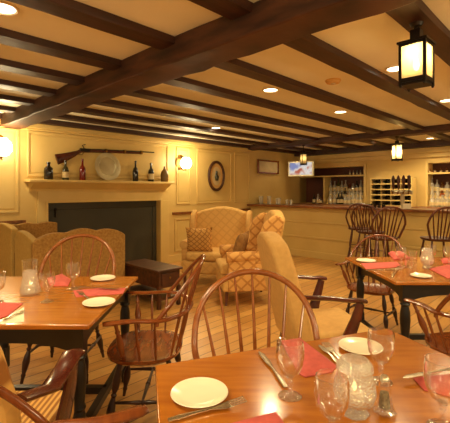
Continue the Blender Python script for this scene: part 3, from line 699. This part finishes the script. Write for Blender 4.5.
# ================================================================== upholstered armchairs
def lolling(loc, rz, label, fab, group=None, name='upholstered_armchair', top=1.1, wide=1.0):
    dip = .05*(wide-1)/.9; sz_ = .02 if wide > 1 else 0
    t = thing(name, label, 'armchair', loc, rz, group)
    MB().box(-.29,.29,-.24,.29,.33,.45+sz_).build('seat', M[fab], t, bevel=.035)
    n = 12; out = [(-.28,.30),(-.295,.5),(-.295,.7),(-.27,.88),(-.235,1.0)]
    out += [(-.21+.42*i/n, top-.06+.06*math.sin(math.pi*i/n)) for i in range(n+1)] + [(.235,1.0),(.27,.88),(.295,.7),(.295,.5),(.28,.30)]
    sh = Matrix.Identity(4); sh[1][2] = -.25; sh[1][3] = -.07
    MB().prism(out, -.11, .02, sh @ XZ).build('backrest', M[fab], t, bevel=.03)
    for sx in (-1,1):
        MB().tube([(sx*.29,-.24,.70),(sx*.315,-.05,.695-dip*1.1),(sx*.325,.06,.68-dip*.2),(sx*.33,.13,.68+dip*.3),(sx*.33,.18,.67+dip*.3)], [(.018*wide,.016),(.022*wide,.016),(.022*wide,.016),(.024*wide,.017),(.022*wide,.014)], 10, flat=(0,0,1)).build('arm', M['mahog'], t)
        MB().tube([(sx*.30,.08,.36),(sx*.315,.07,.45),(sx*.328,.11,.56),(sx*.33,.14,.66)], [(.034*wide,.02),(.046*wide,.017),(.036*wide,.016),(.028*wide,.016)], 8, flat=(1,0,0)).build('arm_support', M['mahog'], t)
        MB().tube([(sx*.255,.25,.34),(sx*.255,.25,0)], [.026,.02], 4).build('leg', M['mahog'], t)
        MB().tube([(sx*.24,-.20,.34),(sx*.24,-.27,0)], [.026,.02], 4).build('leg', M['mahog'], t)
        MB().box(sx*.25-.01,sx*.25+.01,-.24,.25,.15,.185).build('stretcher', M['mahog'], t)
    MB().box(-.25,.25,0,.02,.15,.185).build('stretcher', M['mahog'], t)
    return t
lolling((.70, 2.82, 0), math.radians(-82), 'plain cream upholstered armchair with mahogany arms, seen from behind', 'cream')
lolling((-.985, 1.52, 0), math.radians(1), 'gold striped upholstered armchair with mahogany arms at the lower left', 'stripe', wide=1.9)

# ================================================================== wing chairs by the fire
def wing_chair(loc, rz, label, fab, wid=.72, fab_w=None, top=1.12, name='wing_chair', cat='armchair'):
    t = thing(name, label, cat, loc, rz); h = wid/2; fab_w = fab_w or fab
    MB().box(-h+.02,h-.02,-.30,.34,.17,.36).build('seat_base', M[fab], t, bevel=.03)
    MB().box(-h+.09,h-.09,-.24,.36,.36,.49).build('seat_cushion', M[fab], t, bevel=.045)
    n = 16; out = [(-h+.08,.34),(-h+.05,top-.14)]+[(-h+.05+(2*h-.1)*i/n, top-.10+.10*math.sin(math.pi*i/n)) for i in range(n+1)]+[(h-.05,top-.14),(h-.08,.34)]
    sh = Matrix.Identity(4); sh[1][2] = -.18; sh[1][3] = -.18
    MB().prism(out, -.09, .05, sh @ XZ).build('backrest', M[fab], t, bevel=.035)
    for sx in (-1,1):
        o = [(-.30,.50),(-.42,top-.12),(-.36,top-.05),(-.28,top-.06),(-.17,top-.14),(-.12,top-.28),(-.13,.74),(-.05,.62),(-.05,.50)]
        x0, x1 = sorted((sx*(h-.075), sx*h)); MB().prism(o, x0, x1, YZ).build('wing', M[fab_w], t, bevel=.025)
        mb = MB(); x0, x1 = sorted((sx*(h-.09), sx*(h-.005))); mb.box(x0,x1,-.28,.27,.18,.58)
        mb.tube([(sx*(h-.045),-.26,.59),(sx*(h-.045),.0,.595),(sx*(h-.045),.29,.585)], [.05,.062,.066], 16)
        mb.build('arm', M[fab_w], t, bevel=.01)
        for y in (-.27,.28): MB().tube([(sx*(h-.07),y,.18),(sx*(h-.06),y*1.04,0)], [.028,.02], 4).build('leg', M['mahog'], t)
    return t
def pillow(loc, rx, rz, sz, m, label):
    mb = MB(); n = 10; vs = []; f = []
    for side in (1,-1):
        for i in range(n+1):
            for k in range(n+1):
                u, v = -1+2*i/n, -1+2*k/n; pin = 1-.10*(u*u*(1-v*v)+v*v*(1-u*u)); hgt = .30*((1-u**4)*(1-v**4))**.6
                vs.append((u*sz*pin, side*hgt*sz*.95, v*sz*pin))
    for s_ in (0,1):
        o_ = s_*(n+1)**2
        for i in range(n):
            for k in range(n): a = o_+i*(n+1)+k; f.append((a,a+1,a+n+2,a+n+1))
    mb.faces(vs, f); bmesh.ops.remove_doubles(mb.bm, verts=mb.bm.verts, dist=.0005)
    o = mb.build('throw_pillow', M[m], angle=80); o.location = loc; o.rotation_euler = (rx, 0, rz); tag(o, label, 'pillow'); return o
A1 = (-.12, 5.90, 0); r1 = math.radians(168)
wing_chair(A1, r1, 'wide pale wing-backed loveseat facing the camera near the corner', 'quiltlt', .98, 'cream', 1.13, 'loveseat', 'sofa')
wing_chair((.26, 4.98, 0), math.radians(98), 'quilted wing chair turned sideways with a brown pillow', 'quiltlt', .70, 'quilt', 1.14)
pillow((-.38, 5.69, .66), math.radians(-14), math.radians(175), .2, 'pillow', 'patterned throw pillow on the left of the loveseat')
pillow((.20, 4.95, .68), math.radians(16), math.radians(70), .195, 'pillowdk', 'brown throw pillow leaning back in the quilted wing chair')

# settees at the left
def settee(loc, rz, label, wid, depth, backm, seatm, sides, back_fn, group=None):
    t = thing('settee', label, 'settee', loc, rz); h = wid/2; n = 40
    out = [(-h,.14)]+[(-h+wid*i/n, back_fn(i/n)) for i in range(n+1)]+[(h,.14)]
    MB().prism(out, -.31, -.23, XZ).build('backrest', M[backm], t, bevel=.012)
    MB().box(-h+.07,h-.07,-.23,-.26+depth,.16,.38).build('seat_base', M[seatm], t, bevel=.02); MB().box(-h+.08,h-.08,-.22,-.24+depth,.38,.48).build('seat_cushion', M[seatm], t, bevel=.035)
    for sx, (sm, fn) in zip((-1,1), sides):
        o = [(-.29,.15)]+[(-.29+(depth-.02)*i/20, fn(i/20)) for i in range(21)]+[(-.31+depth,.15)]
        x0, x1 = sorted((sx*(h-.07), sx*h)); MB().prism(o, x0, x1, YZ).build('side_wing', M[sm], t, bevel=.012)
        for y in (-.26,-.34+depth): MB().box(sx*(h-.05)-.02,sx*(h-.05)+.02,y-.02,y+.02,0,.17).build('leg', M['mahog'], t)
    return t
S = math.sin; PI = math.pi
settee(room(1.58-.31, -4.85), math.radians(45.7), 'sprigged scallop-backed settee with its back to the camera before the fireplace', 1.12, .60, 'floral', 'floral',
       (('olive', lambda u: .84+.09*S(u*PI*.62)**.8-(max(0,u-.8)*.3)), ('floral', lambda u: .84-.25*u)),
       lambda u: .83+.085*max(0,S(PI*u))**.7+.032*abs(S(u*PI*3.0)))
settee(room(.51, -5.43+.31), TH, 'plain olive high-backed settee with sprigged lining at the left edge by the wall', .84, .86, 'olive', 'floral',
       (('floral', lambda u: .915+.022*abs(S(u*PI*3))), ('floral', lambda u: .66)), lambda u: .925+.055*S(PI*min(1,u*.95+.03))**.7)

# low drawer table
tr = thing('low_side_table', 'low dark oak table with a drawer near the fireplace', 'side table', room(2.26,-4.27), math.atan2(.716,.698))
MB().box(-.01,.36,-.01,.81,.435,.46).build('tabletop', M['trunk'], tr, bevel=.005)
MB().box(.02,.33,.02,.78,.24,.435).build('case', M['trunk'], tr)
d_ = MB().box(.06,.29,.008,.02,.265,.41).build('drawer', M['trunk'], tr, bevel=.005)
k_ = MB().lathe([(0,0),(.008,0),(.008,.012),(.014,.016),(.012,.024),(0,.026)], (.175,.008,.34), 12, mt=None).build('knob', M['brass'], d_)
for x in (.03,.32):
    for y in (.03,.77): MB().box(x-.02,x+.02,y-.02,y+.02,0,.24).build('leg', M['trunk'], tr)
MB().box(.01,.34,.01,.79,.10,.125).build('shelf', M['trunk'], tr)

# ================================================================== tableware
PT = .75
def plate(px, py, r, label):
    p = gp(px, py, PT+.01); p.z = PT
    return p
pp = plate(199.5, 393, .09, '')
plate0 = thing('dinner_plate', 'round white plate at the left end of the nearest table', 'plate', pp, 0, 'white bread plates on the tables')
MB().lathe([(0,.002),(.05,.001),(.055,0),(.06,.003),(.088,.012),(.091,.014),(.089,.017),(.062,.008),(.05,.006),(0,.006)], seg=48).build('plate_body', M['china'], plate0)
for px, py, s, lb in ((360.5,346,.96,'round white plate at the far right of the nearest table'),(99,302,1.0,'round white plate near the right end of the left table, in front'),
                      (103,277.8,.97,'round white plate at the far edge of the left table'),(366,260.3,.95,'round white plate at the left end of the right table'),(421,275.2,.82,'round white plate at the near edge of the right table')):
    p = gp(px, py, PT+.012); p.z = PT; dup(plate0, p, 0, lb, scale=s)
gob0 = None
def goblet(px, py_base, label, s=1.0):
    global gob0
    p = gp(px, py_base, PT)
    if gob0 is None:
        gob0 = thing('water_goblet', label, 'goblet', p, 0, 'stemmed water goblets')
        MB().lathe([(0,.062),(.012,.064),(.03,.078),(.041,.105),(.0445,.13),(.044,.155),(.0415,.172),(.040,.172),(.0425,.155),(.043,.13),(.0395,.106),(.028,.081),(.01,.069),(0,.068)], seg=32).build('bowl', M['glass'], gob0)
        MB().lathe([(0,.0008),(.036,.0008),(.037,.003),(.02,.008),(.009,.016),(.007,.03),(.011,.042),(.007,.052),(.011,.0618),(0,.0618)], seg=24).build('stem', M['stem'], gob0)
        return gob0
    return dup(gob0, p, 0, label, scale=s)
goblet(290, 396.5, 'clear goblet in front of the red napkin, middle of the nearest table')
goblet(381, 382, 'clear goblet behind the salt shaker on the nearest table')
goblet(332, 443, 'clear goblet at the bottom edge left of the candle lamp', 1.0)
goblet(443, 428, 'clear goblet at the right edge of the nearest table', 1.08)
goblet(73, 289, 'clear goblet further back on the left table')
goblet(47, 302, 'clear goblet beside the candle lamp on the left table')
goblet(-3, 302, 'clear goblet at the far left edge of the left table')
goblet(401, 267, 'pinkish lit goblet at the left of the right table glassware')
goblet(431, 264, 'clear goblet just behind the candle lamp on the right table')
goblet(449, 266, 'clear goblet at the right edge of the right table')
tm0 = thing('tumbler', 'clear tumbler nearest the goblets on the right table', 'glass', gp(413, 262, PT), 0, 'tumblers on the right table')
MB().lathe([(0,.0008),(.03,.0008),(.036,.10),(.034,.10),(.028,.006),(0,.006)], seg=24).build('tumbler_body', M['glass'], tm0)
dup(tm0, gp(409, 267.5, PT), 0, 'clear tumbler in front of the other tumbler on the right table')
lamp0 = None
def candle_lamp(px, py, label, s=1.0):
    global lamp0
    p = gp(px, py, PT)
    if lamp0 is not None: return dup(lamp0, p, 0, label, scale=s)
    lamp0 = thing('candle_lamp', label, 'candle lamp', p, .4, 'textured glass candle lamps', s)
    MB().lathe([(0,.0008),(.036,.0008),(.037,.004),(.03,.014),(.022,.022),(.03,.026),(0,.026)], seg=8).build('foot', M['crackle'], lamp0)
    MB().lathe([(0,.0265),(.03,.027),(.046,.04),(.052,.065),(.05,.095),(.043,.12),(.042,.128),(.046,.135),(.044,.15),(.034,.166),(.031,.166),(.041,.148),(.042,.136),(.038,.128),(.039,.12),(.046,.095),(.048,.065),(.042,.044),(.027,.033),(0,.033)], seg=32).build('glass_body', M['crackle'], lamp0)
    c_ = MB().lathe([(0,.0335),(.022,.0335),(.022,.065),(.003,.067),(0,.067)], seg=16).build('candle', M['white'], lamp0)
    MB().lathe([(0,.067),(.004,.072),(.006,.082),(.003,.094),(0,.1)], seg=10).build('flame', M['flame'], c_)
    return lamp0
candle_lamp(354.5, 413, 'textured glass candle lamp in the middle of the nearest table').scale = (1.16, 1.16, .95)
lc = thing('candle_lamp', 'tall textured glass candle lamp with clear chimney on the left table', 'candle lamp', gp(30, 294, PT), .4)
MB().lathe([(0,.001),(.05,.001),(.059,.012),(.058,.03),(.050,.07),(.043,.11),(.043,.145),(.040,.145),(.040,.11),(.047,.07),(.054,.03),(.05,.014),(0,.010)], seg=32).build('glass_body', M['crackle'], lc)
MB().lathe([(.0425,.1455),(.044,.17),(.046,.212),(.0435,.212),(.0415,.17),(.040,.1455)], seg=32).build('chimney', M['glass'], lc)
c_ = MB().lathe([(0,.0105),(.026,.0105),(.026,.055),(0,.055)], seg=16).build('candle', M['white'], lc)
MB().lathe([(0,.055),(.004,.06),(.006,.07),(.003,.08),(0,.086)], seg=10).build('flame', M['flame'], c_)
candle_lamp(427, 268, 'frosted glass candle lamp on the right table', 1.0)
def shaker(px, py, label, filled):
    t = thing('pepper_shaker', label, 'shaker', gp(px, py, PT), .3, None, 1.1)
    MB().lathe([(0,.0008),(.027,.0008),(.03,.006),(.021,.018),(.017,.05),(.013,.085),(0,.085)], seg=8).build('glass_body', M['glass'], t)
    MB().lathe([(0,.008),(.015,.016),(.011,.055),(0,.055)], seg=8).build('pepper', M['pepper'], t)
    MB().lathe([(0,.085),(.014,.0855),(.014,.092),(.008,.10),(0,.102)], seg=14).build('cap', M['steel'], t); return t
shaker(384.5, 413, 'faceted glass pepper shaker beside the candle lamp on the nearest table', 1)

def napkin(pts, label, z=PT, th=.007, m='red', name='napkin', cat='napkin', lift=None):
    P_ = [gp(x, y, z) for x, y in pts]; c = sum(P_, Vector())/len(P_)
    o = thing(name, label, cat, (c.x, c.y, z)) ; mb = MB()
    mb.prism([(p.x-c.x, p.y-c.y) for p in P_], .0005, th*.5); mb.build('lower_fold', M[m], o, bevel=.002)
    n = 9; k = len(P_); vs = []; f = []
    rings = 5; rn_ = random.Random(len(label))
    sh_ = [(p-c)*.965 for p in P_]; fine = []
    for i in range(k):
        for j in range(4): fine.append(sh_[i].lerp(sh_[(i+1)%k], j/4))
    K = len(fine); vs.append((0,0,th*1.25))
    for q in range(1, rings+1):
        for i, p in enumerate(fine): vs.append((p.x*q/rings, p.y*q/rings, th*(.5 if q == rings else 1.1+.35*rn_.random())))
    for i in range(K): f.append((0,1+i,1+(i+1)%K))
    for q in range(rings-1):
        for i in range(K): a = 1+q*K; f.append((a+i,a+(i+1)%K,a+K+(i+1)%K,a+K+i))
    MB().faces(vs, f).build('upper_fold', M[m], o, sub=1, angle=80)
    return o
napkin([(281,342),(300,339),(337,367),(332,373),(305,378),(298,374)], 'red folded napkin beside the middle goblet on the nearest table', th=.012)
napkin([(220,427),(276,412.5),(290,432),(230,440)], 'red napkin at the bottom edge of the nearest table')
napkin([(413,379),(450,375),(462,388),(450,398),(424,391)], 'red folded napkin under the knife at the right edge of the nearest table', th=.01)
napkin([(73,291),(100,288.5),(126,288.5),(123,294),(76,297.5)], 'pink folded napkin under a knife on the left table')
napkin([(47,279),(62,274.5),(71,280),(68,286.5),(50,286.5)], 'crumpled red napkin at the far side of the left table', th=.014)
napkin([(-12,302),(23,304),(8,316),(-14,324)], 'red napkin at the near left corner of the left table', th=.01)
napkin([(-4,325),(9,316.5),(24,307),(24,322),(10,323)], 'white paper sheet partly under the red napkin on the left table', m='white', name='paper_placemat', cat='paper', th=.002)
napkin([(361,263.5),(397,262),(402,267),(366,269.5)], 'pink flat napkin beside the left plate on the right table')
napkin([(388,254),(401,254),(410,259),(394,260.5)], 'crumpled red napkin at the far side of the right table', th=.03)
napkin([(429,269),(455,264),(462,275),(448,279)], 'red folded napkin at the near right of the right table', th=.012)
napkin([(441,260),(452,259.5),(456,263),(443,264)], 'small red napkin behind the others at the right edge', th=.02)

def cutlery(kind, a, b, label, z=PT):
    A_, B_ = gp(*a, z), gp(*b, z); d = B_-A_; L_ = d.length; t = thing(kind, label, kind, A_, math.atan2(d.y, d.x))
    k = L_/.21; t.scale = (1, 1.45, 1.3)
    MB().tube([(0,0,.004),(.03*k,0,.0055),(.07*k,0,.0065),(.115*k,0,.006)], [(.006,.002),(.007,.0022),(.0045,.002),(.004,.002)], 8, flat=(0,0,1)).build('handle', M['steel'], t)
    if kind == 'knife':
        MB().tube([(.112*k,0,.006),(.14*k,0,.0055),(.19*k,.001,.005),(.21*k,.003,.005)], [(.005,.0014),(.0085,.0009),(.008,.0008),(.002,.0006)], 8, flat=(0,0,1)).build('blade', M['steel'], t)
    else:
        MB().tube([(.112*k,0,.006),(.135*k,0,.005),(.15*k,0,.005),(.165*k,0,.0065)], [(.004,.0016),(.009,.0014),(.012,.0012),(.012,.001)], 8, flat=(0,0,1)).build('fork_head', M['steel'], t)
        for i in range(4):
            y = -.0095+.0063*i; MB().tube([(.162*k,y,.0065),(.19*k,y,.008),(.21*k,y,.010)], .0014, 5).build('tine', M['steel'], t)
    return t
cutlery('fork', (168,422), (245,403), 'silver fork below the left plate on the nearest table')
cutlery('knife', (286,389), (260,353), 'steel knife left of the middle goblet on the nearest table')
cutlery('knife', (339,365), (320,346.5), 'steel knife left of the far plate on the nearest table')
cutlery('fork', (345,366), (325,345.5), 'steel fork close beside the far plate on the nearest table')
cutlery('knife', (460,370), (402,379), 'steel knife across the napkin at the right edge', PT+.016)
cutlery('knife', (76,288), (121,290), 'steel knife lying on the pink napkin of the left table', PT+.01)
cutlery('fork', (90,300.5), (79,293), 'small fork resting by the front plate of the left table', PT+.004)
cutlery('knife', (4,321), (25,311), 'steel knife on the white paper of the left table', PT+.004)
cutlery('knife', (392,277), (399,267), 'steel knife lying near the left plate of the right table')
cutlery('fork', (366,271), (401,269.5), 'fork along the pink napkin on the right table')
